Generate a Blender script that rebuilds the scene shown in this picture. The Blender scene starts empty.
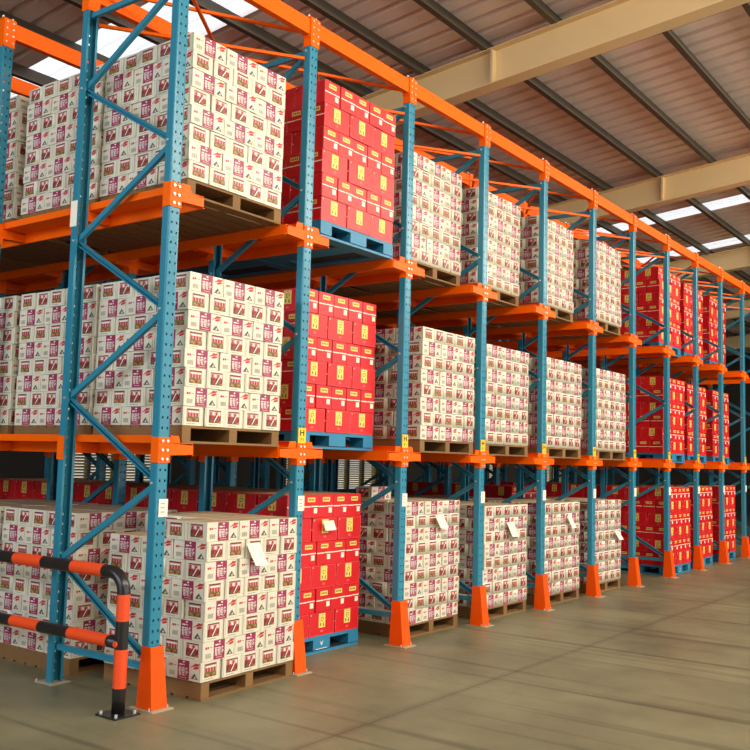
import bpy, bmesh, math, random
import numpy as np
from mathutils import Vector, Matrix
from mathutils.bvhtree import BVHTree

random.seed(7)
SC = bpy.context.scene
COL = SC.collection

# ------------------------------------------------------------------ camera
CAM_POS = Vector((-4.2963, -4.9674, 1.6816))
YAW, PITCH, ROLL, FPX = 0.9362, 0.0907, 0.0261, 934.0
fwd = Vector((math.sin(YAW)*math.cos(PITCH), math.cos(YAW)*math.cos(PITCH), math.sin(PITCH)))
rgt = Vector((math.cos(YAW), -math.sin(YAW), 0))
upv = rgt.cross(fwd)
r2 = rgt*math.cos(ROLL) + upv*math.sin(ROLL)
u2 = -rgt*math.sin(ROLL) + upv*math.cos(ROLL)
cam = bpy.data.cameras.new('Camera')
cam.sensor_width = 36.0
cam.lens = FPX/750*36
cam.clip_end = 200
cam_o = bpy.data.objects.new('Camera', cam)
COL.objects.link(cam_o)
m3 = Matrix((r2, u2, -fwd)).transposed()
cam_o.matrix_world = Matrix.Translation(CAM_POS) @ m3.to_4x4()
SC.camera = cam_o

# ------------------------------------------------------------------ world, daylight, exposure
world = bpy.data.worlds.new('World'); SC.world = world
world.use_nodes = True
bg = world.node_tree.nodes['Background']
bg.inputs[0].default_value = (0.93, 0.97, 1.0, 1)
bg.inputs[1].default_value = 1.2

def area(name, loc, direction, sx, sy, power, color):
    l = bpy.data.lights.new(name, 'AREA'); l.shape = 'RECTANGLE'
    l.size, l.size_y, l.energy, l.color = sx, sy, power, color
    o = bpy.data.objects.new(name, l); COL.objects.link(o)
    o.location = loc
    o.rotation_euler = Vector(direction).to_track_quat('-Z', 'Y').to_euler()
    return o
# daylight through the open loading front across the aisle, an added unseen light panel above the aisle,
# and the open left gable
area('front_doorway_daylight', (7, -13.5, 3.6), (0, 1, 0.12), 30, 4.5, 480, (1.0, 0.93, 0.80))
area('aisle_roof_lamps', (7, -7.5, 6.9), (0, 0.80, -0.60), 28, 1.2, 1560, (1.0, 0.91, 0.73))
area('gable_doorway_daylight', (-9.5, 2.0, 5.3), (1, 0.05, -0.34), 10, 2.4, 410, (0.76, 0.88, 1.0))

vs = SC.view_settings
vs.view_transform = 'Standard'; vs.look = 'None'; vs.gamma = 1.0; vs.use_curve_mapping = False
vs.exposure = 0.28

# ------------------------------------------------------------------ materials
def s2l(c):
    return tuple(((x/255)/12.92 if x/255 <= .04045 else ((x/255+.055)/1.055)**2.4) for x in c) + (1,)

MATS = {}
def mat(name, rgb, rough=0.5, metal=0.0, var=0.0, bump=0.0, bscale=40, spec=0.5):
    m = bpy.data.materials.new(name); m.use_nodes = True
    nt = m.node_tree; b = nt.nodes['Principled BSDF']
    col = s2l(rgb)
    b.inputs['Base Color'].default_value = col
    b.inputs['Roughness'].default_value = rough
    b.inputs['Metallic'].default_value = metal
    b.inputs['Specular IOR Level'].default_value = spec
    tc = nt.nodes.new('ShaderNodeTexCoord')
    if var:
        n = nt.nodes.new('ShaderNodeTexNoise'); n.inputs['Scale'].default_value = 6; n.inputs['Detail'].default_value = 4
        nt.links.new(tc.outputs['Object'], n.inputs['Vector'])
        oi = nt.nodes.new('ShaderNodeObjectInfo')
        ad = nt.nodes.new('ShaderNodeMath'); ad.operation = 'ADD'
        nt.links.new(n.outputs['Fac'], ad.inputs[0]); nt.links.new(oi.outputs['Random'], ad.inputs[1])
        mr = nt.nodes.new('ShaderNodeMapRange')
        mr.inputs['From Min'].default_value = .3; mr.inputs['From Max'].default_value = 1.7
        mr.inputs['To Min'].default_value = 1-var; mr.inputs['To Max'].default_value = 1+var*.6
        nt.links.new(ad.outputs[0], mr.inputs['Value'])
        hs = nt.nodes.new('ShaderNodeHueSaturation'); hs.inputs['Color'].default_value = col
        nt.links.new(mr.outputs['Result'], hs.inputs['Value'])
        nt.links.new(hs.outputs['Color'], b.inputs['Base Color'])
    if bump:
        n2 = nt.nodes.new('ShaderNodeTexNoise'); n2.inputs['Scale'].default_value = bscale; n2.inputs['Detail'].default_value = 5
        nt.links.new(tc.outputs['Object'], n2.inputs['Vector'])
        bp = nt.nodes.new('ShaderNodeBump'); bp.inputs['Strength'].default_value = bump; bp.inputs['Distance'].default_value = .01
        nt.links.new(n2.outputs['Fac'], bp.inputs['Height'])
        nt.links.new(bp.outputs['Normal'], b.inputs['Normal'])
    MATS[name] = m
    return m

mat('blue_paint', (44, 132, 160), .28, var=.08)
mat('orange_paint', (255, 102, 0), .4, var=.06, spec=.16)
mat('guard_orange', (250, 86, 0), .45, var=.08, spec=.2)
mat('zinc', (225, 225, 220), .3, metal=.6)
mat('carton_white', (226, 220, 200), .38, var=.05)
mat('carton_tan', (190, 160, 122), .7, var=.1)
mat('magenta', (156, 42, 84), .4)
mat('ink_white', (240, 232, 222), .5)
mat('ink_red', (196, 48, 52), .5)
mat('ink_dark', (92, 82, 76), .5)
mat('ink_grey', (150, 146, 130), .6)
mat('pic_maroon', (110, 44, 44), .45)
mat('pic_pink', (214, 158, 150), .45)
mat('pic_red', (172, 48, 54), .4)
mat('pic_green', (100, 104, 54), .45)
mat('pic_yellow', (190, 128, 70), .45)
mat('carton_red', (218, 16, 28), .4, var=.07)
mat('red_edge', (232, 96, 88), .5)
mat('label_yellow', (246, 214, 110), .5)
mat('label_ink', (128, 112, 40), .5)
mat('sticker_white', (246, 236, 214), .5)
mat('wood', (136, 99, 56), .75, var=.22, bump=.3, bscale=60)
mat('plastic_blue', (40, 128, 168), .45, var=.06)
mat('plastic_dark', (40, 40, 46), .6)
mat('sign_yellow', (250, 206, 30), .45)
mat('sign_black', (34, 20, 8), .5)
mat('paper', (244, 240, 224), .7)
mat('tube_black', (36, 32, 32), .28)
mat('tube_orange', (240, 78, 26), .4)
mat('rafter_tan', (226, 196, 144), .55, var=.05)
mat('purlin_steel', (80, 70, 56), .6, var=.1)
mat('roof_sheet', (242, 220, 208), .34, var=.1)
mat('wall_paint', (58, 52, 46), .8, var=.1)
mat('slat_cream', (200, 182, 120), .6)
mat('grout', (176, 164, 136), .8, var=.15)

def translucent():
    m = bpy.data.materials.new('skylight_sheet'); m.use_nodes = True
    nt = m.node_tree; nt.nodes.clear()
    o = nt.nodes.new('ShaderNodeOutputMaterial'); t = nt.nodes.new('ShaderNodeBsdfTranslucent')
    d = nt.nodes.new('ShaderNodeBsdfTransparent'); mx = nt.nodes.new('ShaderNodeMixShader')
    t.inputs[0].default_value = (.96, .95, .96, 1); d.inputs[0].default_value = (.9, .9, .9, 1)
    mx.inputs[0].default_value = .5
    nt.links.new(t.outputs[0], mx.inputs[1]); nt.links.new(d.outputs[0], mx.inputs[2])
    nt.links.new(mx.outputs[0], o.inputs[0])
    MATS['skylight_sheet'] = m
translucent()

def floor_mat():
    m = bpy.data.materials.new('concrete_floor'); m.use_nodes = True
    nt = m.node_tree; b = nt.nodes['Principled BSDF']; N = nt.nodes.new; L = nt.links.new
    tc = N('ShaderNodeTexCoord')
    n1 = N('ShaderNodeTexNoise'); n1.inputs['Scale'].default_value = .7; n1.inputs['Detail'].default_value = 8; n1.inputs['Roughness'].default_value = .65
    L(tc.outputs['Object'], n1.inputs['Vector'])
    r1 = N('ShaderNodeValToRGB')
    r1.color_ramp.elements[0].position = .3; r1.color_ramp.elements[0].color = s2l((92, 90, 68))
    r1.color_ramp.elements[1].position = .7; r1.color_ramp.elements[1].color = s2l((138, 132, 102))
    L(n1.outputs['Fac'], r1.inputs['Fac'])
    # tyre wear running along the lanes (y): noise squeezed across x
    mp = N('ShaderNodeMapping'); mp.inputs['Scale'].default_value = (5.5, .12, 1)
    L(tc.outputs['Object'], mp.inputs['Vector'])
    n2 = N('ShaderNodeTexNoise'); n2.inputs['Scale'].default_value = 1.3; n2.inputs['Detail'].default_value = 5
    L(mp.outputs[0], n2.inputs['Vector'])
    r2_ = N('ShaderNodeValToRGB')
    r2_.color_ramp.elements[0].position = .33; r2_.color_ramp.elements[0].color = (.42, .42, .42, 1)
    r2_.color_ramp.elements[1].position = .46; r2_.color_ramp.elements[1].color = (1, 1, 1, 1)
    L(n2.outputs['Fac'], r2_.inputs['Fac'])
    mu = N('ShaderNodeMixRGB'); mu.blend_type = 'MULTIPLY'; mu.inputs[0].default_value = .75
    L(r1.outputs[0], mu.inputs[1]); L(r2_.outputs[0], mu.inputs[2])
    # saw-cut joint along the aisle and across it every six metres
    sp = N('ShaderNodeSeparateXYZ'); L(tc.outputs['Object'], sp.inputs[0])
    def line(sock, pos, w):
        a = N('ShaderNodeMath'); a.operation = 'SUBTRACT'; a.inputs[1].default_value = pos; L(sock, a.inputs[0])
        c = N('ShaderNodeMath'); c.operation = 'ABSOLUTE'; L(a.outputs[0], c.inputs[0])
        d = N('ShaderNodeMath'); d.operation = 'LESS_THAN'; d.inputs[1].default_value = w; L(c.outputs[0], d.inputs[0])
        return d.outputs[0]
    l1 = line(sp.outputs['Y'], -1.33, .012)
    l2 = line(sp.outputs['Y'], -1.33, .05)
    s1 = N('ShaderNodeMath'); s1.operation = 'MULTIPLY_ADD'; s1.inputs[1].default_value = .35; L(l1, s1.inputs[0])
    s2_ = N('ShaderNodeMath'); s2_.operation = 'MULTIPLY'; s2_.inputs[1].default_value = .16; L(l2, s2_.inputs[0]); L(s2_.outputs[0], s1.inputs[2])
    mj = N('ShaderNodeMixRGB'); mj.inputs[2].default_value = s2l((60, 52, 40)); L(s1.outputs[0], mj.inputs[0]); L(mu.outputs[0], mj.inputs[1])
    L(mj.outputs[0], b.inputs['Base Color'])
    rr = N('ShaderNodeMapRange'); rr.inputs['To Min'].default_value = .32; rr.inputs['To Max'].default_value = .6
    L(n1.outputs['Fac'], rr.inputs['Value']); L(rr.outputs[0], b.inputs['Roughness'])
    MATS['concrete_floor'] = m
floor_mat()

# ------------------------------------------------------------------ mesh builder
class MB:
    def __init__(s):
        s.v = []; s.f = []; s.m = []; s.mats = []
    def mi(s, name):
        if name not in s.mats: s.mats.append(name)
        return s.mats.index(name)
    def poly(s, pts, mname):
        n = len(s.v); s.v += [tuple(p) for p in pts]; s.f.append(tuple(range(n, n+len(pts)))); s.m.append(s.mi(mname))
    def hexa(s, p, mname):           # 8 corners: bottom 4 ccw, top 4 ccw
        n = len(s.v); s.v += [tuple(q) for q in p]; k = s.mi(mname)
        for f in ((3,2,1,0),(4,5,6,7),(0,1,5,4),(1,2,6,5),(2,3,7,6),(3,0,4,7)):
            s.f.append(tuple(n+i for i in f)); s.m.append(k)
    def box(s, x0, x1, y0, y1, z0, z1, mname):
        s.hexa([(x0,y0,z0),(x1,y0,z0),(x1,y1,z0),(x0,y1,z0),(x0,y0,z1),(x1,y0,z1),(x1,y1,z1),(x0,y1,z1)], mname)
    def cbox(s, x0, x1, y0, y1, z0, z1, mname, c=.004):   # box with chamfered vertical and top edges
        def ring(a, z): return [(x0+a,y0,z),(x1-a,y0,z),(x1,y0+a,z),(x1,y1-a,z),(x1-a,y1,z),(x0+a,y1,z),(x0,y1-a,z),(x0,y0+a,z)]
        n = len(s.v); k = s.mi(mname)
        i = c
        top = [(x0+2*i,y0+i,z1),(x1-2*i,y0+i,z1),(x1-i,y0+2*i,z1),(x1-i,y1-2*i,z1),(x1-2*i,y1-i,z1),(x0+2*i,y1-i,z1),(x0+i,y1-2*i,z1),(x0+i,y0+2*i,z1)]
        s.v += ring(c, z0) + ring(c, z1-c) + top
        s.f.append(tuple(n+j for j in range(7,-1,-1))); s.m.append(k)
        for lev in (0, 8):
            for j in range(8):
                s.f.append((n+lev+j, n+lev+(j+1)%8, n+lev+8+(j+1)%8, n+lev+8+j)); s.m.append(k)
        s.f.append(tuple(n+16+j for j in range(8))); s.m.append(k)
    def prism(s, prof, axis, a0, a1, mname):     # closed 2-D profile extruded along axis ('x','y','z')
        def P(q, a):
            return {'x': (a,q[0],q[1]), 'y': (q[0],a,q[1]), 'z': (q[0],q[1],a)}[axis]
        n = len(s.v); k = s.mi(mname); c = len(prof)
        s.v += [P(q,a0) for q in prof] + [P(q,a1) for q in prof]
        s.f.append(tuple(n+j for j in range(c))); s.m.append(k)
        s.f.append(tuple(n+c+j for j in range(c-1,-1,-1))); s.m.append(k)
        for j in range(c):
            s.f.append((n+j, n+c+j, n+c+(j+1)%c, n+(j+1)%c)); s.m.append(k)
    def rod(s, a, b, r, mname, seg=10):
        a = Vector(a); b = Vector(b); d = (b-a).normalized()
        t = d.orthogonal().normalized(); w = d.cross(t)
        n = len(s.v); k = s.mi(mname)
        for p in (a, b):
            for j in range(seg):
                g = 2*math.pi*j/seg
                s.v.append(tuple(p + t*r*math.cos(g) + w*r*math.sin(g)))
        s.f.append(tuple(n+j for j in range(seg-1,-1,-1))); s.m.append(k)
        s.f.append(tuple(n+seg+j for j in range(seg))); s.m.append(k)
        for j in range(seg):
            s.f.append((n+j, n+(j+1)%seg, n+seg+(j+1)%seg, n+seg+j)); s.m.append(k)
    def bar(s, a, b, wdir, w, h, mname):         # rectangular bar a->b, width w along wdir, height h across
        a = Vector(a); b = Vector(b); d = (b-a).normalized(); t = Vector(wdir).normalized(); u = d.cross(t).normalized()
        c = [t*(-w/2)+u*(-h/2), t*(w/2)+u*(-h/2), t*(w/2)+u*(h/2), t*(-w/2)+u*(h/2)]
        s.hexa([a+q for q in c]+[b+q for q in c], mname)
    def mesh(s, name, smooth=False):
        me = bpy.data.meshes.new(name)
        me.from_pydata(s.v, [], s.f)
        for q in s.mats: me.materials.append(MATS[q])
        me.polygons.foreach_set('material_index', s.m)
        bm = bmesh.new(); bm.from_mesh(me); bmesh.ops.recalc_face_normals(bm, faces=bm.faces) if not getattr(s,'keepn',False) else None
        bm.to_mesh(me); bm.free()
        if smooth: me.polygons.foreach_set('use_smooth', [True]*len(me.polygons))
        me.update()
        return me

def link(name, me, parent=None, loc=(0,0,0), rz=0):
    o = bpy.data.objects.new(name, me); COL.objects.link(o)
    o.location = loc; o.rotation_euler = (0,0,rz)
    if parent is not None: o.parent = parent
    return o
def tag(o, label, cat, group=None, kind=None):
    o['label'] = label; o['category'] = cat
    if group: o['group'] = group
    if kind: o['kind'] = kind
    return o
def thing(name, label, cat, loc=(0,0,0), rz=0, group=None):
    return tag(link(name, None, None, loc, rz), label, cat, group)
def struct(name, me, label=None):
    o = link(name, me); o['kind'] = 'structure'
    if label: o['label'] = label
    return o

ORD = ['first','second','third','fourth','fifth','sixth','seventh','eighth','ninth','tenth','eleventh','twelfth','thirteenth']
NUM = ['one','two','three','four','five','six']
W = 1.45            # bay pitch
NB = 12             # uprights along the aisle 0..11
Z1, Z2, ZT = 1.7123, 3.4891, 5.0985
XK = [0, 1.43, 2.9, 4.355, 5.81, 7.285, 8.725, 10.185, 11.63, 13.08, 14.53, 15.98]   # uprights along the aisle
FD = 1.045          # frame depth
FRAME_Y = [0.0, 2.2, 4.4]
DEEP = FRAME_Y[-1] + FD

# ------------------------------------------------------------------ building shell
def roof_z(y): return 1.6816 + 5.56 - .1*(y+4.967)     # underside of the purlins
b = MB(); b.box(-14, 36, -16, 12, -.2, 0, 'concrete_floor'); struct('floor', b.mesh('floor'))
SKY = [(2.1, 3.0), (13.9, 14.5), (16.9, 17.5)]
def roof():
    b = MB(); s = MB(); s.keepn = True
    x = -14.0; pitch = .3
    prof = []
    while x < 36:
        prof += [(x,0),(x+.2,0),(x+.215,.08),(x+.285,.08)]
        x += pitch
    prof.append((x,0))
    for (a,c) in zip(prof[:-1], prof[1:]):
        mid = (a[0]+c[0])/2
        tgt, mn = (s,'skylight_sheet') if any(q[0] <= mid <= q[1] for q in SKY) else (b,'roof_sheet')
        y0, y1 = -16, 9.4
        z0, z1 = roof_z(y0)+.17, roof_z(y1)+.17
        tgt.poly([(a[0],y0,z0+a[1]),(c[0],y0,z0+c[1]),(c[0],y1,z1+c[1]),(a[0],y1,z1+a[1])], mn)
    b.keepn = True
    struct('ceiling', b.mesh('ceiling'), 'pinkish corrugated metal roof sheeting over the racks')
    struct('window_1', s.mesh('window_1'), 'white translucent skylight strips in the corrugated roof')
roof()
# rafters (I-beams sloping with the roof) and purlins (Z-sections along the row)
def rafter(n, x):
    b = MB()
    y0, y1 = -15.5, 9.3
    def zt(y): return roof_z(y) - .0
    for (xa, xb, d0, d1) in ((x-.11, x+.11, .45, .435), (x-.012, x+.012, .44, .012), (x-.11, x+.11, .012, 0)):
        p = [(xa,y0,zt(y0)-d0),(xb,y0,zt(y0)-d0),(xb,y1,zt(y1)-d0),(xa,y1,zt(y1)-d0),
             (xa,y0,zt(y0)-d1),(xb,y0,zt(y0)-d1),(xb,y1,zt(y1)-d1),(xa,y1,zt(y1)-d1)]
        b.hexa(p, 'rafter_tan')
    for ys in (-9.4, -3.6, 0.45, 3.3, 7.0):   # splice and stiffener plates
        b.box(x-.105, x+.105, ys-.015, ys+.015, zt(ys)-.435, zt(ys)-.02, 'rafter_tan')
    struct('trim_%d' % n, b.mesh('rafter'), 'tan steel rafter under the corrugated roof')
n = 1
for x in (-6.62, -.62, 5.38, 11.38, 17.38, 23.38, 29.38):
    rafter(n, x); n += 1
dy = 1/(.7596+.1)*5.56
y = -4.967 + dy - .922*18
while y < 9.3:
    b = MB()
    z = roof_z(y)
    b.box(-14, 36, y-.006, y+.006, z, z+.17, 'purlin_steel')
    b.box(-14, 36, y-.07, y-.006, z, z+.006, 'purlin_steel')
    b.box(-14, 36, y+.006, y+.07, z+.163, z+.169, 'purlin_steel')
    b.box(-14, 36, y-.07, y-.064, z+.006, z+.03, 'purlin_steel')
    struct('trim_%d' % n, b.mesh('purlin'), 'dark steel roof purlin running along the rack'); n += 1
    y += .922
# back wall with louvred vents, right wall
def back_wall():
    b = MB(); Y0, Y1 = 9.0, 9.2
    top = roof_z(9.1)+.1
    wins = [(5.6, 7.9), (11.1, 11.7), (13.1, 14.9), (20.0, 21.2), (24, 26)]
    b.box(-14, 36, Y0, Y1, 0, .95, 'wall_paint'); b.box(-14, 36, Y0, Y1, 1.75, top, 'wall_paint')
    xs = [-14] + [q for w in wins for q in w] + [36]
    for i in range(0, len(xs), 2): b.box(xs[i], xs[i+1], Y0, Y1, .95, 1.75, 'wall_paint')
    struct('wall_back', b.mesh('wall_back'))
    for i, (a, c) in enumerate(wins):
        w = MB()
        z = .97
        while z < 1.74:
            w.hexa([(a,Y0+.03,z),(c,Y0+.03,z),(c,Y0+.1,z-.035),(a,Y0+.1,z-.035),(a,Y0+.03,z+.012),(c,Y0+.03,z+.012),(c,Y0+.1,z-.023),(a,Y0+.1,z-.023)], 'slat_cream')
            z += .052
        x = a
        while x <= c+.01:
            w.box(x-.025, x+.025, Y0-.01, Y0+.12, .95, 1.75, 'purlin_steel'); x += (c-a)/max(2, round((c-a)/.55))
        struct('window_%d' % (i+2), w.mesh('louvre'), 'cream louvred vent in the back wall')
    b = MB(); b.box(35, 35.2, -16, 9, 0, roof_z(-16), 'wall_paint'); struct('wall_right', b.mesh('wall_right'))
back_wall()
b = MB(); zt = roof_z(-16)+.1
b.box(-14,36,-15.9,-15.7,6.9,zt,'wall_paint'); b.box(-14,-8,-15.9,-15.7,0,6.9,'wall_paint'); b.box(22,36,-15.9,-15.7,0,6.9,'wall_paint')
struct('wall_front', b.mesh('wall_front'))
b = MB(); b.box(-13.9,-13.7,-15.7,9,6.2,zt,'wall_paint'); b.box(-13.9,-13.7,-15.7,-4.5,0,6.2,'wall_paint'); b.box(-13.9,-13.7,7.5,9,0,6.2,'wall_paint')
struct('wall_left', b.mesh('wall_left'))

# ------------------------------------------------------------------ upright frames
def upright_mesh():
    b = MB(); H = ZT
    def L(sx):
        p = [(-.034,-.035),(-.044,-.033),(-.049,-.028),(-.05,-.02),(-.05,.035),(-.03,.035),(-.03,.032),(-.047,.032),(-.047,-.02),(-.045,-.027),(-.042,-.030),(-.034,-.032)]
        return [(q[0]*sx, q[1]) for q in p]
    for sx in (1,-1): b.prism(L(sx), 'z', 0, H, 'blue_paint')
    xs = [-.034,-.029,-.016,.016,.029,.034]
    P = .0715; hh = .017
    zs = [0]
    z = .06
    while z < H-.03:
        zs += [z, z+hh]; z += P
    zs.append(H)
    for yy in (-.035, -.032):
        n0 = len(b.v); k = b.mi('blue_paint'); c = len(xs)
        for z in zs:
            for x in xs: b.v.append((x,yy,z))
        for i in range(len(zs)-1):
            for j in range(c-1):
                if i % 2 == 1 and j in (1,3) : continue
                q = n0+i*c+j
                f = (q,q+1,q+c+1,q+c)
                b.f.append(f if yy < -.033 else f[::-1]); b.m.append(k)
    return b.mesh('upright')
UPR = upright_mesh()
NODE = [.29+.598*k for k in range(9)]
def brace_mesh(y0, z0, y1, z1, opened):
    b = MB()
    a = Vector((-.002,y0,z0)); c = Vector((-.002,y1,z1)); d = (c-a).normalized(); u = Vector((1,0,0)).cross(d)
    w, t = .042, .004
    if opened:
        b.bar(a+Vector((.014,0,0)), c+Vector((.014,0,0)), (1,0,0), t, w, 'blue_paint')
        for s in (-1,1): b.bar(a+u*s*(w/2-t/2), c+u*s*(w/2-t/2), (1,0,0), .03, t, 'blue_paint')
        for s in (-1,1): b.bar(a+u*s*(w/2-.006)-Vector((.013,0,0)), c+u*s*(w/2-.006)-Vector((.013,0,0)), (1,0,0), t, .012, 'blue_paint')
    else:
        b.bar(a-Vector((.014,0,0)), c-Vector((.014,0,0)), (1,0,0), t, w, 'blue_paint')
        for s in (-1,1): b.bar(a+u*s*(w/2-t/2), c+u*s*(w/2-t/2), (1,0,0), .03, t, 'blue_paint')
    return b.mesh('brace')
YA, YB = .018, FD-.018
BR = []
for k in range(8):
    if k % 2 == 0: BR.append(brace_mesh(YA, NODE[k]+.012, YB, NODE[k+1]-.012, True))
    else: BR.append(brace_mesh(YB, NODE[k]+.012, YA, NODE[k+1]-.012, False))
TIES = [brace_mesh(YA, .262, YB, .262, False), brace_mesh(YA, ZT-.03, YB, ZT-.03, False)]
b = MB(); b.rod((-.059,0,0),(-.0502,0,0),.0095,'zinc',8); NBM = b.mesh('brace_bolt')
def bracket_mesh(left, right):
    b = MB()
    b.box(-.054,.054,-.042,-.0352,-.087,.087,'orange_paint')
    for s in (-1,1): b.box(min(s*.0505,s*.055),max(s*.0505,s*.055),-.042,.033,-.087,.087,'orange_paint')
    def arm(s):
        x0, x1 = s*.055, s*.262
        for (ya, yb) in ((-.042,-.036),(.024,.030)):
            p = [(x0,ya,-.036),(x1,ya,-.027),(x1,yb,-.027),(x0,yb,-.036),(x0,ya,.046),(x1,ya,.036),(x1,yb,.036),(x0,yb,.046)]
            b.hexa(p,'orange_paint')
        p = [(x0,-.036,-.036),(x1,-.036,-.027),(x1,.024,-.027),(x0,.024,-.036),(x0,-.036,-.031),(x1,-.036,-.022),(x1,.024,-.022),(x0,.024,-.031)]
        b.hexa(p,'orange_paint')
        xa = x1-s*.006
        b.box(min(xa,x1),max(xa,x1),-.036,.024,-.022,.034,'orange_paint')
    if left: arm(-1)
    if right: arm(1)
    return b.mesh('arm_bracket')
b = MB(); b.rod((0,-.0421,0),(0,-.052,0),.0105,'zinc',6); BOLT = b.mesh('bolt')
BK = {(l,r): bracket_mesh(l,r) for l in (0,1) for r in (0,1)}
def sleeve_mesh():
    b = MB()
    b.box(-.053,.053,-.042,.04,0,.245,'orange_paint')
    for x in (-.03,.03):
        for z in (.04,.1,.16,.215): b.rod((x,-.041,z),(x,-.05,z),.009,'zinc',6)
    b.box(-.06,.06,-.03,.03,.245,.252,'orange_paint')
    for x in (-.045,.045): b.rod((x,0,.25),(x,0,.275),.01,'zinc',6)
    return b.mesh('top_sleeve')
SLV = sleeve_mesh()
b = MB(); b.box(-.088,.088,-.113,.09,.0,.006,'grout')
for x in (-.078,.078): b.rod((x,-.098,.006),(x,-.098,.024),.007,'zinc',6)
FOOT = b.mesh('foot_plate')

def text_geo(s, fat=.006):
    c = bpy.data.curves.new('t','FONT'); c.body = s; c.size = 1; c.resolution_u = 1; c.offset = fat
    o = bpy.data.objects.new('t', c); COL.objects.link(o)
    dg = bpy.context.evaluated_depsgraph_get()
    me = o.evaluated_get(dg).to_mesh()
    v = np.array([q.co[:2] for q in me.vertices]); f = [tuple(p.vertices) for p in me.polygons]
    bpy.data.objects.remove(o); bpy.data.curves.remove(c)
    lo, hi = v.min(0), v.max(0)
    return (v-lo)/(hi-lo), f
T_LOGO, T_H, T_F1 = text_geo('葡萄多'), text_geo('H', .03), text_geo('F1', .02)
def put_text(b, geo, origin, r, u, w, h, mname):
    v, f = geo; n = len(b.v); k = b.mi(mname)
    o = Vector(origin); r = Vector(r); u = Vector(u)
    b.v += [tuple(o + r*(x*w) + u*(y*h)) for x, y in v]
    for q in f: b.f.append(tuple(n+i for i in q)); b.m.append(k)

def sign_mesh():
    b = MB(); b.keepn = True
    b.box(-.046,.046,-.0395,-.0352,0,.122,'sign_yellow')
    put_text(b, T_H, (-.026,-.0402,.06), (1,0,0), (0,0,1), .052, .048, 'sign_black')
    put_text(b, T_F1, (-.018,-.0402,.014), (1,0,0), (0,0,1), .038, .028, 'label_ink')
    return b.mesh('location_sign')
SIGN = sign_mesh()
b = MB(); b.box(-.022,.056,-.038,-.0352,0,.12,'paper')
for i in range(3): b.box(-.008,.03,-.0386,-.0379,.03+i*.028,.036+i*.028,'ink_grey')
PSTK = b.mesh('paper_sticker')
b = MB(); b.box(-.058,-.0553,-.043,.034,0,.2,'paper'); FSTK = b.mesh('white_plate')

OCC = []   # (verts, faces, tag) boxes for the visibility count
def occ_box(x0,x1,y0,y1,z0,z1,key=None):
    OCC.append(([(x0,y0,z0),(x1,y0,z0),(x1,y1,z0),(x0,y1,z0),(x0,y0,z1),(x1,y0,z1),(x1,y1,z1),(x0,y1,z1)], key))

DEPTHW = ['', 'second row back', 'third row back']
def build_frame(k, j):
    y = FRAME_Y[j]
    lab = 'blue braced upright frame, %s from left, %s' % (ORD[k], 'facing the aisle' if j == 0 else DEPTHW[j])
    t = thing('rack_frame', lab, 'rack frame', (XK[k], y, 0), 0, 'upright frames of the racking')
    link('upright', UPR, t, (0,0,.006)); link('upright', UPR, t, (0,FD,.006), math.pi)
    link('foot_plate', FOOT, t); link('foot_plate', FOOT, t, (0,FD,0), math.pi)
    for m in BR: link('brace', m, t)
    for m in TIES: link('tie_bar', m, t)
    if j == 0:
        for i in range(9): link('brace_bolt', NBM, t, (0, .012 if i % 2 == 0 else FD-.012, min(NODE[i], ZT-.03)))
    for z in (Z1, Z2):
        br = link('arm_bracket', BK[(int(k>0), int(k<NB-1))], t, (0,0,z))
        if j == 0:
            for x in (-.0215,.0215):
                for zz in (-.062,0,.062): link('bolt', BOLT, br, (x,0,zz))
        link('arm_bracket', BK[(int(k<NB-1), int(k>0))], t, (0,FD,z), math.pi)
    link('top_sleeve', SLV, t, (0,0,ZT+.006)); link('top_sleeve', SLV, t, (0,FD,ZT+.006), math.pi)
    if j == 0:
        if k > 0: link('location_sign', SIGN, t, (0,0,Z1+.089))['label'] = 'yellow location sign'
        link('paper_sticker', PSTK, t, (0,0,1.26))['label'] = 'white paper sticker'
        if k == 0: link('white_plate', FSTK, t, (0,FD,Z2-.1))
    for yy in (0, FD):
        occ_box(XK[k]-.05, XK[k]+.05, y+yy-.035, y+yy+.035, 0, ZT+.25, ('F',k,j))
    return t
FR = {}
for j in range(3):
    for k in range(NB): FR[(k,j)] = build_frame(k, j)

# ------------------------------------------------------------------ orange column guards
def guard_mesh():
    b = MB(); H = .405; t = .006
    def ring(z, w, yf, yb):
        return [(-w,yb,z),(-w,yf,z),(w,yf,z),(w,yb,z),(w-t,yb,z),(w-t,yf+t,z),(-w+t,yf+t,z),(-w+t,yb,z)]
    lo, hi = ring(.008,.067,-.108,.045), ring(H,.056,-.062,.03)
    hi[1] = (hi[1][0],hi[1][1],H-.0); n = len(b.v); b.v += lo+hi; k = b.mi('guard_orange')
    for i in range(8): b.f.append((n+i,n+(i+1)%8,n+8+(i+1)%8,n+8+i)); b.m.append(k)
    for q in (n, n+8):
        for f in ((0,1,6,7),(1,2,5,6),(2,3,4,5)): b.f.append(tuple(q+i for i in f)); b.m.append(k)
    return b.mesh('column_guard')
GRD = guard_mesh()
GPL = MB(); GPL.box(-.09,.09,-.15,-.1135,0,.008,'grout'); GPL = GPL.mesh('guard_plate')
for k in range(NB):
    t = thing('column_guard', 'orange steel column guard at the foot of the %s upright from left' % ORD[k], 'column guard', (XK[k],0,0), 0, 'orange column guards')
    link('guard_shell', GRD, t); link('guard_plate', GPL, t)
    occ_box(XK[k]-.065,XK[k]+.065,-.1,.03,0,.4)

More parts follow.
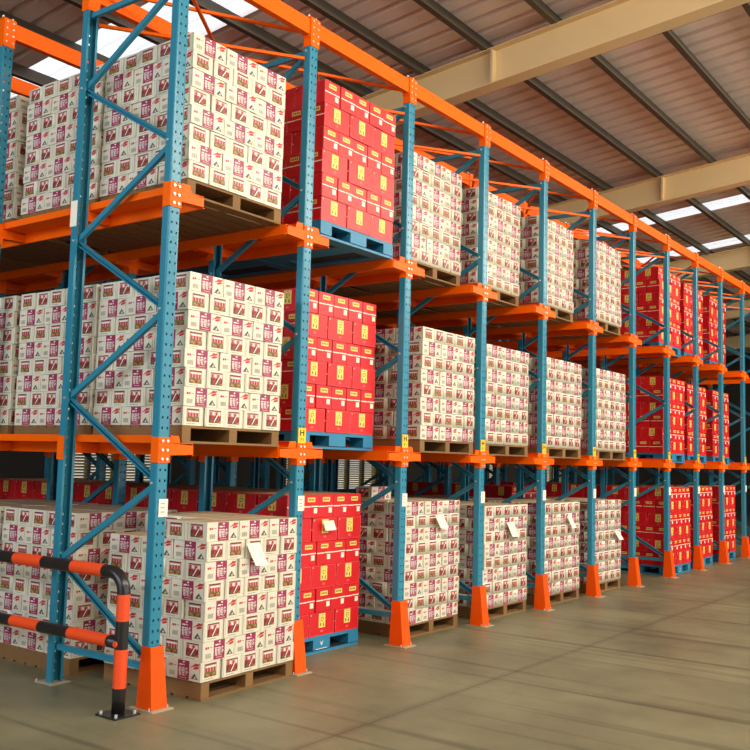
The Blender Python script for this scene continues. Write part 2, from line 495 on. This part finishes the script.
# ------------------------------------------------------------------ pallet rails
def rail_mesh(s):     # s=+1: rail on the right side of an upright (left edge of the bay)
    b = MB(); y0, y1 = -.03, DEEP+.03
    def bx(xa, xb, za, zb, ya=y0, yb=y1): b.box(min(s*xa,s*xb), max(s*xa,s*xb), ya, yb, za, zb, 'orange_paint')
    bx(.062,.067,.048,.102); bx(.067,.085,.097,.102)
    bx(.067,.27,.048,.052)
    bx(.265,.27,-.034,.048)
    bx(.27,.284,-.034,-.03)
    # lead-in plate at the mouth
    p = [(s*.067,y0,.052),(s*.15,y0,.052),(s*.15,y0+.006,.052),(s*.067,y0+.006,.052),(s*.067,y0,.1),(s*.135,y0,.1),(s*.135,y0+.006,.1),(s*.067,y0+.006,.1)]
    b.hexa(p,'orange_paint')
    return b.mesh('pallet_rail')
RM = {1: rail_mesh(1), -1: rail_mesh(-1)}
LVN = ['floor', 'middle', 'top']
for k in range(NB-1):
    for lv, z in ((1,Z1),(2,Z2)):
        for s in (1,-1):
            kk = k if s == 1 else k+1
            o = link('pallet_rail', RM[s], None, (XK[kk],0,z))
            tag(o, 'orange pallet rail on the %s side of the %s bay, %s level' % ('left' if s==1 else 'right', ORD[k], LVN[lv]), 'pallet rail', 'orange pallet rails')
            occ_box(XK[kk]+min(s*.06,s*.27), XK[kk]+max(s*.06,s*.27), -.03, DEEP, z+.02, z+.05)
            occ_box(XK[kk]+min(s*.06,s*.065), XK[kk]+max(s*.06,s*.065), -.03, DEEP, z-.02, z+.09)

# ------------------------------------------------------------------ top beams and bracing rods
def beam_mesh(L):
    b = MB(); x0, x1 = .054, L-.054
    b.prism([(-.03,0),(.03,0),(.03,.132),(.024,.138),(-.024,.138),(-.03,.132)], 'x', x0, x1, 'orange_paint')
    for xa in (x0, x1-.006): b.box(xa,xa+.006,-.042,.042,-.02,.145,'orange_paint')
    return b.mesh('top_beam')
rows = [0, FD, FRAME_Y[1], FRAME_Y[1]+FD]
RW = ['along the aisle front', 'second post row', 'third post row', 'fourth post row']
for k in range(NB-1):
    BM = beam_mesh(XK[k+1]-XK[k])
    for i, y in enumerate(rows):
        o = link('top_beam', BM, None, (XK[k],y,ZT+.1))
        tag(o, 'orange top tie beam over the %s bay, %s' % (ORD[k], RW[i]), 'beam', 'orange top tie beams')
def rodobj(a, c, label):
    b = MB(); a = Vector(a); c = Vector(c)
    b.bar(a, c, (0,0,1), .024, .024, 'orange_paint')
    o = link('bracing_rod', b.mesh('bracing_rod')); tag(o, label, 'bracing bar', 'orange bracing bars')
for k in range(NB-1):
    x = XK[k]; xe = XK[k+1]
    rodobj((x+.064,FD-.08,ZT+.19),(xe-.064,.08,ZT+.15), 'slim orange bracing bar, upper back-left to front-right diagonal, %s bay' % ORD[k])
    rodobj((x+.06,FD-.03,ZT-.08),(xe-.06,.02,ZT-.10), 'slim orange bracing bar below top beams, back-left to front-right, %s bay' % ORD[k])
    rodobj((x+.064,.08,ZT+.055),(xe-.064,FD-.08,ZT+.075), 'slim orange bracing bar, front-left to back-right diagonal, %s bay' % ORD[k])

# ------------------------------------------------------------------ pallets
def wooden_pallet(wd, dp):
    H = .125
    P = {}
    deck = MB(); nb = 9; bw = dp/nb
    for i in range(nb): deck.box(0,wd,i*bw+.004,(i+1)*bw-.004,H-.018,H,'wood')
    P['deck_boards'] = deck.mesh('deck_boards')
    for nm, x in (('a',0),('b',wd/2-.04),('c',wd-.08)):
        m = MB(); m.box(x,x+.08,.004,dp-.004,.016,H-.018,'wood'); P['stringer_'+nm] = m.mesh('stringer')
    bot = MB(); nb = 7
    for i in range(nb):
        yc = (dp-.12)*i/(nb-1); bot.box(0,wd,yc,yc+.12,0,.016,'wood')
    P['bottom_boards'] = bot.mesh('bottom_boards')
    return P
def plastic_pallet(wd, dp):
    H = .145; P = {}
    m = MB(); m.cbox(0,wd,0,dp,H-.03,H,'plastic_blue',.004); P['deck'] = m.mesh('deck')
    a = .14*wd; g = .25*wd
    i = 0
    for (x0,x1) in ((0,a),(a+g,wd-a-g),(wd-a,wd)):
        for (y0,y1) in ((0,.16),(dp/2-.09,dp/2+.09),(dp-.16,dp)):
            m = MB(); m.box(x0,x1,y0,y1,.0275,H-.03,'plastic_blue')
            P['foot_block_%d' % i] = m.mesh('foot_block'); i += 1
    m = MB()
    for (x0,x1) in ((0,a),(a+g,wd-a-g),(wd-a,wd)): m.box(x0,x1,0,dp,0,.02,'plastic_blue')
    for (y0,y1) in ((0,.14),(dp-.14,dp)): m.box(a,a+g,y0,y1,0,.02,'plastic_blue'); m.box(wd-a-g,wd-a,y0,y1,0,.02,'plastic_blue')
    P['base_runners'] = m.mesh('base_runners')
    m = MB(); m.box(.01,wd-.01,.012,dp-.01,.021,.027,'plastic_dark'); P['bottom_sheet'] = m.mesh('bottom_sheet')  # dark sheet added across the whole underside
    m = MB(); m.keepn = True      # white bird mark on the centre block
    cx, cz, s = wd/2, .075, .03
    def q(pts): m.poly([(cx+px*s,-.0012,cz+pz*s) for px,pz in pts],'ink_white')
    q([(-.15,-.35),(.25,-.3),(.3,-.02),(.45,.35),(.8,.95),(.3,.6),(.12,.1),(-.15,.3),(-.75,.75),(-.5,.15),(-.12,-.12),(-.45,-.2)])
    P['white_mark'] = m.mesh('white_mark')
    m = MB(); m.keepn = True; m.poly([(cx-.08,-.0012,.031),(cx+.08,-.0012,.031),(cx+.08,-.0012,.036),(cx-.08,-.0012,.036)],'ink_white'); P['white_line'] = m.mesh('white_line')
    return P
WP = wooden_pallet(1.0, 1.0); PP = plastic_pallet(1.05, 1.05)

# ------------------------------------------------------------------ cartons
class Carton:
    def __init__(s, L, Wd, H, body, top):
        s.b = MB(); s.b.keepn = True; s.L, s.W, s.H = L, Wd, H
        s.b.cbox(-L/2,L/2,-Wd/2,Wd/2,0,H,body,.003)
        s.b.poly([(-L/2+.007,-Wd/2+.007,H+.0004),(L/2-.007,-Wd/2+.007,H+.0004),(L/2-.007,Wd/2-.007,H+.0004),(-L/2+.007,Wd/2-.007,H+.0004)], top)
    def frame(s, face):
        L, Wd = s.L, s.W
        return {'-y': ((-L/2,-Wd/2,0),(1,0,0),(0,-1,0),L), '+y': ((L/2,Wd/2,0),(-1,0,0),(0,1,0),L),
                '-x': ((-L/2,Wd/2,0),(0,-1,0),(-1,0,0),Wd), '+x': ((L/2,-Wd/2,0),(0,1,0),(1,0,0),Wd)}[face]
    def P(s, face, pts, mname, lay=1):
        o, r, n, w = s.frame(face); o = Vector(o); r = Vector(r); n = Vector(n)
        s.b.poly([o + r*(u*w) + Vector((0,0,v*s.H)) + n*(.0006*lay) for u, v in pts], mname)
    def R(s, face, u0, u1, v0, v1, mname, lay=1):
        s.P(face, [(u0,v0),(u1,v0),(u1,v1),(u0,v1)], mname, lay)
    def T(s, face, geo, u0, u1, v0, v1, mname, lay=2):
        o, r, n, w = s.frame(face)
        oo = Vector(o) + Vector(r)*(u0*w) + Vector((0,0,v0*s.H)) + Vector(n)*(.0006*lay)
        put_text(s.b, geo, oo, r, (0,0,1), (u1-u0)*w, (v1-v0)*s.H, mname)

def white_carton(variant, H):
    c = Carton(.3285, .1955, H, 'carton_white', 'carton_tan')
    for f in ('-y','+y'):
        c.R(f, .325,.665,.015,.985,'magenta')
        c.T(f, T_LOGO, .355,.637,.18,.65,'ink_white')
        c.R(f, .37,.47,.72,.79,'ink_white',2); c.R(f,.49,.53,.73,.78,'ink_white',2)
        c.P(f, [(.5,.84),(.535,.9),(.5,.955),(.465,.9)],'ink_white',2)
        c.R(f, .4,.6,.09,.13,'pic_pink',2)
        c.R(f, .07,.12,.6,.72,'ink_red'); c.R(f,.13,.18,.62,.72,'ink_red'); c.R(f,.2,.28,.655,.68,'ink_dark')
        for i in range(9): c.R(f, .08+i*.019,.088+i*.019,.14,.38,'ink_dark' if i%3 else 'ink_grey')
        c.P(f, [(.69,.66),(.78,.74),(.93,.8),(.97,.93),(.9,.9),(.84,.93),(.8,.84),(.72,.73)],'ink_red')
        c.P(f, [(.78,.62),(.86,.62),(.95,.7),(.92,.78),(.8,.72)],'ink_red',1.5)
        c.P(f, [(.72,.12),(.93,.12),(.86,.3),(.83,.42),(.78,.3)],'ink_dark')
        c.P(f, [(.8,.16),(.87,.16),(.84,.28)],'carton_white',2)
        c.R(f, .955,.965,.02,.98,'ink_grey')
    for f in ('-x','+x'):
        c.R(f, .045,.055,.02,.98,'ink_grey'); c.R(f,.94,.95,.02,.98,'ink_grey')
        c.R(f, .18,.79,.2,.88,'pic_maroon')
        c.R(f, .18,.62,.085,.115,'ink_grey')
        if variant == 0:
            c.R(f,.19,.78,.22,.8,'pic_pink',2)
            for i in range(4):
                u = .22+i*.14; c.P(f,[(u,.44),(u+.09,.44),(u+.09,.66),(u+.06,.78),(u+.03,.78),(u,.66)],'pic_red',3)
            c.P(f,[(.19,.22),(.78,.22),(.78,.42),(.66,.5),(.52,.42),(.38,.52),(.19,.42)],'pic_green',4)
            for (u,v,q) in ((.3,.33,'pic_yellow'),(.5,.3,'pic_red'),(.66,.35,'pic_yellow'),(.4,.27,'pic_yellow'),(.58,.28,'pic_yellow')):
                c.P(f,[(u-.06,v-.06),(u+.06,v-.06),(u+.07,v+.02),(u,v+.08),(u-.07,v+.02)],q,5)
            c.R(f,.24,.74,.68,.76,'ink_white',5)
        else:
            c.R(f,.19,.78,.6,.82,'pic_pink',2)
            for i in range(4): c.R(f,.23+i*.14,.31+i*.14,.55,.78,'ink_white' if i%2 else 'pic_red',3)
            for u in (.24,.52):
                c.P(f,[(u-.03,.24),(u+.12,.24),(u+.2,.5),(u+.19,.62),(u+.13,.62),(u+.08,.5)],'pic_red',4)
                c.P(f,[(u+.0,.24),(u+.09,.24),(u+.07,.38),(u+.02,.38)],'pic_green',5)
            c.P(f,[(.4,.24),(.45,.24),(.64,.64),(.58,.64)],'ink_white',6)
            c.P(f,[(.6,.22),(.78,.22),(.78,.36),(.7,.3)],'pic_yellow',5)
    return c.b.mesh('drink_carton')
def red_carton(H):
    c = Carton(.344, .2045, H, 'carton_red', 'carton_tan')
    for f in ('-y','+y'):
        c.R(f,.02,.98,.955,.97,'red_edge'); c.R(f,.02,.03,.03,.955,'red_edge'); c.R(f,.97,.98,.03,.955,'red_edge'); c.R(f,.02,.98,.03,.04,'red_edge')
        c.P(f,[(.05,.88),(.09,.88),(.07,.94)],'sticker_white')
        c.R(f,.37,.63,.33,.93,'label_yellow')
        for (u0,u1,v0,v1) in ((.47,.55,.84,.86),(.45,.47,.6,.76),(.47,.53,.6,.63),(.47,.56,.74,.77),(.54,.57,.66,.72),(.42,.46,.4,.53),(.46,.49,.46,.48),(.53,.58,.38,.46),(.54,.57,.46,.54)):
            c.R(f,u0,u1,v0,v1,'label_ink',2)
        c.P(f,[(.45,.13),(.55,.13),(.56,.19),(.5,.25),(.44,.19)],'red_edge')
    for f in ('-x','+x'):
        c.R(f,.26,.75,.69,.88,'label_yellow')
        for i in range(4): c.R(f,.32+i*.1,.39+i*.1,.745,.825,'label_ink',2)
        c.R(f,.01,.47,.465,.51,'sticker_white'); c.R(f,.5,.99,.475,.52,'sticker_white')
        if f == '-x': c.R(f,.68,.9,.2,.42,'sticker_white')
    return c.b.mesh('gift_carton')
HW, HR = .1365, .204
WM = [white_carton(0, HW-.002), white_carton(1, HW-.002)]
RMSH = red_carton(HR-.002)

CART = []     # dicts: kind, matrix, mesh, label, group, key
PAL_N = {}
def stack(bay, lv, X0, Y0, kind, n, bottom_long, depth=0, rot=0.0, zb=None, topfull=False, skip=None, hl=None, extra=()):
    """n layers of 15 cartons; the front row, the left column (and the top layer if topfull) are built."""
    base = [0, Z1+.0525, Z2+.0525][lv]
    wd = 1.0 if kind == 'w' else 1.05
    S = [1/3., .2] if kind == 'w' else [.35, .21]
    h = hl or (HW if kind == 'w' else HR)
    org = Vector((bay*W+X0, Y0, 0))
    ca, sa = math.cos(rot), math.sin(rot)
    def world(x, y): return org.x + x*ca - y*sa, org.y + x*sa + y*ca
    lvw = ['floor-level','middle-level','top-level'][lv]
    dw = ['', 'second ', 'third ', 'fourth '][depth]
    where = '%s%s stack, %s bay' % (dw, lvw, ORD[bay])
    nm, PT, mt, ph = ('wooden_pallet', WP, 'pale wooden', .125) if kind == 'w' else ('plastic_pallet', PP, 'blue plastic', .145)
    t = thing(nm, '%s pallet under the %s' % (mt, where), 'pallet', (org.x, org.y, base), rot, 'wooden pallets' if kind == 'w' else 'blue plastic pallets')
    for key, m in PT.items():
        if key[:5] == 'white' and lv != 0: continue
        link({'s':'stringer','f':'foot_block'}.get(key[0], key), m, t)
    zb = base + ph + .0005
    occ_box(org.x, org.x+wd, org.y, org.y+wd, base, zb)
    for i in range(n + (1 if extra else 0)):
        lf = bottom_long if i % 2 == 0 or i == n else not bottom_long     # long sides to the front?
        nx, ny = (3, 5) if lf else (5, 3)
        sx, sy = (S[0], S[1]) if lf else (S[1], S[0])
        top = topfull and i >= n-1
        under = topfull and i == n-2 and skip
        lo = random.uniform(-.004,.004)
        for ix in range(nx):
            for iy in range(ny):
                front, side = iy == 0, ix == 0
                if not (front or side or top or under): continue
                if i == n and (ix, iy) not in extra: continue
                if i == n-1 and skip and skip(ix, iy): continue
                jy = random.uniform(-.011,.003) if front else 0
                jx = random.uniform(-.012,.001) if side else 0
                jr = .0016 if kind == 'w' else .0014
                x = (ix+.5)*sx + jx + random.uniform(-jr,jr); y = (iy+.5)*sy + jy + lo
                wx, wy = world(x, y)
                ang = rot + (0 if lf else math.pi/2) + (math.pi if kind == 'r' and lf else 0)
                z = zb + i*h
                M = Matrix.Translation((wx,wy,z)) @ Matrix.Rotation(ang,4,'Z')
                if h != (HW if kind == 'w' else HR): M = M @ Matrix.Diagonal((1,1,h/HW,1))
                fr = {'w': ('white logo-side carton' if lf else 'white picture-end carton'), 'r': ('red long-side carton' if lf else 'red label-end carton')}[kind]
                sd = {'w': ('white picture-end carton' if lf else 'white logo-side carton'), 'r': ('red label-end carton' if lf else 'red long-side carton')}[kind]
                if front: lab = '%s, %s along front, %s layer up, %s' % (fr, ORD[ix], ORD[i], where)
                elif side: lab = '%s, %s on left side, %s layer up, %s' % (sd, ORD[iy], ORD[i], where)
                else: lab = '%s carton, row %s column %s, %s layer, %s' % ('white' if kind=='w' else 'red', NUM[iy], NUM[ix], 'top' if i >= n-1 else 'next-to-top', where)
                lx, ly = (S[0],S[1]) if lf else (S[1],S[0])
                idx = len(CART)
                CART.append(dict(kind=kind, M=M, mesh=(WM[random.random() < .5] if kind=='w' else RMSH), label=lab, hits=0))
                c4 = []
                for zz in (z, z+h-.002):
                    for (dx_,dy_) in ((-1,-1),(1,-1),(1,1),(-1,1)):
                        ax, ay = dx_*(lx/2-.001), dy_*(ly/2-.001)
                        c4.append((wx+ax*ca-ay*sa, wy+ax*sa+ay*ca, zz))
                OCC.append((c4, ('C', idx)))

# bay one: white cartons on all three levels, two more pallets behind each
stack(0, 2, .165, .03, 'w', 8, False); stack(0, 2, .16, 1.075, 'w', 8, False, 1); stack(0, 2, .17, 2.22, 'w', 8, False, 2); stack(0,2,.16,3.3,'w',8,False,3)
stack(0, 1, .17, -.025, 'w', 8, False); stack(0, 1, .168, 1.005, 'w', 8, False, 1); stack(0, 1, .16, 2.08, 'w', 8, False, 2); stack(0,1,.16,3.3,'w',8,False,3)
stack(0, 0, .332, -.15, 'w', 8, False, 0, .044, topfull=True, skip=lambda ix, iy: ix == 0 and iy >= 2)
stack(0, 0, .19, 1.12, 'w', 8, False, 1, topfull=True); stack(0, 0, .2, 2.2, 'w', 8, False, 2, topfull=True)
# bay two: red cartons on blue plastic pallets
stack(1, 2, .165, -.01, 'r', 6, True); stack(1, 2, .19, 1.1, 'r', 6, True, 1); stack(1,2,.19,2.2,'r',6,True,2)
stack(1, 1, .20, .19, 'r', 6, True); stack(1, 1, .2, 1.3, 'r', 6, True, 1); stack(1,1,.2,2.4,'r',6,True,2)
stack(1, 0, .2, .30, 'r', 6, True, topfull=True); stack(1, 0, .2, 1.38, 'r', 6, True, 1, topfull=True); stack(1, 0, .2, 2.46, 'r', 6, True, 2, topfull=True); stack(1, 0, .2, 3.54, 'r', 6, True, 3, topfull=True)
# bays three to six: white cartons
stack(2, 2, .265, .16, 'w', 8, False); stack(2,2,.21,1.26,'w',8,False,1)
stack(2, 1, .275, -.025, 'w', 8, True); stack(2,1,.2,1.1,'w',8,True,1)
stack(2, 0, .25, .11, 'w', 9, True, topfull=True, extra=[(0,2)], hl=.1295); stack(2, 0, .2, 1.2, 'w', 8, True, 1)
stack(3, 2, .235, .2, 'w', 8, False); stack(3,2,.2,1.3,'w',8,False,1)
stack(3, 1, .235, .06, 'w', 8, False); stack(3,1,.2,1.15,'w',8,False,1)
stack(3, 0, .265, .075, 'w', 8, True, topfull=True); stack(3,0,.21,1.15,'w',8,True,1, topfull=True)
stack(4, 2, .21, .15, 'w', 8, False); stack(4,2,.2,1.25,'w',8,False,1)
stack(4, 1, .21, .03, 'w', 8, False); stack(4,1,.2,1.15,'w',8,False,1)
stack(4, 0, .225, .05, 'w', 8, True, topfull=True); stack(4,0,.2,1.15,'w',8,True,1, topfull=True)
stack(5, 2, .21, .075, 'w', 8, False)
stack(5, 1, .21, .0, 'w', 8, False); stack(5,1,.2,1.15,'w',8,False,1)
stack(5, 0, .21, .07, 'w', 8, False, topfull=True); stack(5, 0, .2, 1.25, 'r', 6, True, 1); stack(5,0,.2,2.35,'r',6,True,2)
# bay seven is empty at the front; bays eight on: red cartons
for lv, y in ((2,.18),(1,.12),(0,.03)):
    stack(7, lv, .2, y, 'r', 6, True); stack(7, lv, .2, y+1.08, 'r', 6, True, 1)
    if lv == 0: stack(7, lv, .2, y+2.16, 'r', 6, True, 2)
for lv, y in ((2,.25),(1,.2),(0,.1)):
    stack(8, lv, .2, y, 'r', 6, True); stack(9, lv, .2, y, 'r', 6, True)

# ------------------------------------------------------------------ which cartons show largest
def count_hits():
    V, F, K = [], [], []
    for vv, key in OCC:
        n = len(V); V += vv
        for f in ((3,2,1,0),(4,5,6,7),(0,1,5,4),(1,2,6,5),(2,3,7,6),(3,0,4,7)):
            F.append(tuple(n+i for i in f)); K.append(key)
    tree = BVHTree.FromPolygons(V, F)
    fh = {}
    step = 2.0; y = 1.0
    while y < 750:
        x = 1.0
        while x < 750:
            d = r2*((x-375)/FPX) + u2*(-(y-375)/FPX) + fwd
            h = tree.ray_cast(CAM_POS, d.normalized())
            if h[0] is not None:
                key = K[h[2]]
                if key:
                    if key[0] == 'C': CART[key[1]]['hits'] += 1
                    else: fh[key] = fh.get(key,0)+1
            x += step
        y += step
    return fh
FH = count_hits()
def drop(root):
    for c in list(root.children): bpy.data.objects.remove(c)
    bpy.data.objects.remove(root)
for (k,j), o in list(FR.items()):
    if j > 0 and FH.get(('F',k,j),0) == 0: drop(o)

def merge(items, name, mats_from):
    vs_, lo, ls, mi, off, lt = [], [], [], [], 0, 0
    cache = {}
    for it in items:
        me = it['mesh']
        if me.name not in cache:
            v = np.empty(len(me.vertices)*3,'f'); me.vertices.foreach_get('co',v)
            l = np.empty(len(me.loops),'i'); me.loops.foreach_get('vertex_index',l)
            p = np.empty(len(me.polygons),'i'); me.polygons.foreach_get('loop_start',p)
            m = np.empty(len(me.polygons),'i'); me.polygons.foreach_get('material_index',m)
            names = [q.name for q in me.materials]
            m = np.array([mats_from.index(names[q]) for q in m],'i')
            cache[me.name] = (v.reshape(-1,3), l, p, m)
        v, l, p, m = cache[me.name]
        M = np.array(it['M'])
        vs_.append(v@M[:3,:3].T + M[:3,3]); lo.append(l+off); ls.append(p+lt); mi.append(m)
        off += len(v); lt += len(l)
    v = np.concatenate(vs_).astype('f'); l = np.concatenate(lo); p = np.concatenate(ls); m = np.concatenate(mi)
    me = bpy.data.meshes.new(name)
    me.vertices.add(len(v)); me.vertices.foreach_set('co', v.ravel())
    me.loops.add(len(l)); me.loops.foreach_set('vertex_index', l)
    me.polygons.add(len(p)); me.polygons.foreach_set('loop_start', p)
    for q in mats_from: me.materials.append(bpy.data.materials[q])
    me.polygons.foreach_set('material_index', m)
    me.update(calc_edges=True); me.validate()
    return me
for kind, name, cat, grp, lab in (('w','drink_carton','carton','white drink cartons on the pallets','remaining white drink cartons in the stacks of the nearer six bays'),
                                  ('r','gift_carton','carton','red gift cartons on the pallets','remaining red cartons in the red stacks')):
    it = sorted([c for c in CART if c['kind'] == kind], key=lambda c: -c['hits'])
    keep = [c for c in it[:298] if c['hits'] > 0]
    for c in keep:
        o = link(name, c['mesh']); o.matrix_world = c['M']
        tag(o, c['label'], cat, grp)
    rest = it[len(keep):]
    names = sorted({q.name for c in rest for q in c['mesh'].materials})
    if rest:
        o = link(name, merge(rest, name+'_rest', names)); tag(o, lab, cat, None, 'stuff')
    print('CARTONS', kind, len(it), 'kept', len(keep), 'visible', sum(c['hits']>0 for c in it))

# ------------------------------------------------------------------ paper sheets hung on the floor stacks
def sheet(x, yf, z, w, h, slant, curl, label):
    b = MB(); nx, nz = 6, 9
    for i in range(nz+1):
        t = i/nz
        for j in range(nx+1):
            s = j/nx
            b.v.append((x + s*w + slant*t, yf - .022 - curl*(t**1.4) - .012*math.sin(math.pi*s), z - h*t))
    k = b.mi('paper')
    for i in range(nz):
        for j in range(nx):
            q = i*(nx+1)+j; b.f.append((q,q+1,q+nx+2,q+nx+1)); b.m.append(k)
    for (s0,s1,t0) in ((.2,.6,.2),(.2,.8,.32),(.25,.7,.45),(.3,.8,.6)):
        pts = []
        for (s,t) in ((s0,t0),(s1,t0),(s1,t0+.02),(s0,t0+.02)):
            pts.append((x+s*w+slant*t, yf-.0235-curl*(t**1.4)-.012*math.sin(math.pi*s), z-h*t))
        b.poly(pts,'ink_grey')
    o = link('paper_sheet', b.mesh('paper_sheet'))
    tag(o, label, 'paper', 'paper sheets hung on the floor stacks')
sheet(.705,-.145,1.055,.135,.165,.07,.035,'white paper sheet curling off the white floor stack in the first bay')
sheet(2.10,.285,1.14,.15,.085,.025,.012,'small white paper sheet on the red floor stack in the second bay')
sheet(3.62,.095,1.155,.15,.135,.08,.02,'white paper sheet hanging slanted on the white floor stack, third bay')
sheet(5.06,.065,1.03,.16,.165,.085,.03,'white paper sheet curling on the white floor stack in the fourth bay')
sheet(6.58,.04,1.05,.12,.15,.10,.03,'white paper sheet curling on the white floor stack in the fifth bay')
sheet(8.16,.055,.79,.15,.12,.1,.03,'small white paper sheet on the white floor stack in the sixth bay')

# ------------------------------------------------------------------ tubular barrier at the near corner
def tube_path(pts, r, bands, seg=20):
    """bands: list of (distance, material) starts along the path"""
    b = MB()
    P = [Vector(p) for p in pts]; dist = [0]
    for a, c in zip(P[:-1], P[1:]): dist.append(dist[-1]+(c-a).length)
    cuts = [d for d, _ in bands if 0 < d < dist[-1]]
    ds = sorted(set(dist+cuts))
    def at(d):
        for i in range(len(P)-1):
            if d <= dist[i+1]+1e-9: return P[i].lerp(P[i+1], (d-dist[i])/(dist[i+1]-dist[i])), i
    def tan(d):
        e = .004; return (at(min(d+e,dist[-1]))[0]-at(max(d-e,0))[0]).normalized()
    ring0 = len(b.v)
    for d in ds:
        p, t = at(d)[0], tan(d)
        u = Vector((1,0,0)); w = t.cross(u).normalized()
        for j in range(seg):
            g = 2*math.pi*j/seg; b.v.append(tuple(p+u*r*math.cos(g)+w*r*math.sin(g)))
    for i in range(len(ds)-1):
        mid = (ds[i]+ds[i+1])/2; mn = [m for d, m in bands if d <= mid][-1]; k = b.mi(mn)
        for j in range(seg):
            b.f.append((i*seg+j,i*seg+(j+1)%seg,(i+1)*seg+(j+1)%seg,(i+1)*seg+j)); b.m.append(k)
    k = b.mi('tube_black')
    b.f.append(tuple(range(seg-1,-1,-1))); b.m.append(k)
    b.f.append(tuple((len(ds)-1)*seg+j for j in range(seg))); b.m.append(k)
    me = b.mesh('tube'); me.polygons.foreach_set('use_smooth',[len(p.vertices)==4 for p in me.polygons])
    return me
XB, YB0, RT, ZTOP, ZLOW, RB = -.25, 0.0, .043, .9, .452, .13
t = thing('tube_barrier', 'black and orange banded tubular barrier at the near left corner', 'barrier', (XB,YB0,0))
Bk, Or = 'tube_black', 'tube_orange'
pts = [(0,0,.012),(0,0,ZTOP-RB)]
for i in range(1,9):
    a = math.pi/2*i/8
    pts.append((0, RB-RB*math.cos(a), ZTOP-RB+RB*math.sin(a)))
pts.append((0,2.6,ZTOP))
zl = ZTOP-RB; arc = RB*math.pi/2
d0 = zl-.012+arc       # distance where the horizontal run starts (y = RB)
bands = [(0,Bk),(.16,Or),(.405,Bk),(.585,Or),(.755,Bk)]
yy = .2; c = True
for yv in (.2,.54,.88,1.22,1.56,1.9,2.24):
    bands.append((d0+yv-RB, Or if c else Bk)); c = not c
link('top_tube', tube_path(pts, RT, bands), t)
bands = [(0,Bk),(.12,Or),(.54,Bk),(.88,Or),(1.22,Bk),(1.56,Or),(1.9,Bk),(2.24,Or)]
link('lower_tube', tube_path([(0,.0,ZLOW),(0,2.6,ZLOW)], RT*.94, bands), t)
link('end_post', tube_path([(0,2.6,.012),(0,2.6,ZTOP+.02)], RT, [(0,Bk),(.2,Or),(.4,Bk),(.6,Or),(.8,Bk)]), t)
m = MB(); m.box(-.1,.1,-.1,.1,0,.012,'tube_black')
for x in (-.075,.075):
    for y in (-.075,.075): m.rod((x,y,.012),(x,y,.03),.01,'zinc',6)
m = m.mesh('floor_plate'); link('floor_plate', m, t); link('floor_plate', m, t, (0,2.6,0))
m = MB(); m.rod((-.055,0,ZLOW),(-.047,0,ZLOW),.02,'tube_orange',10); link('clamp_bolt', m.mesh('clamp_bolt'), t)
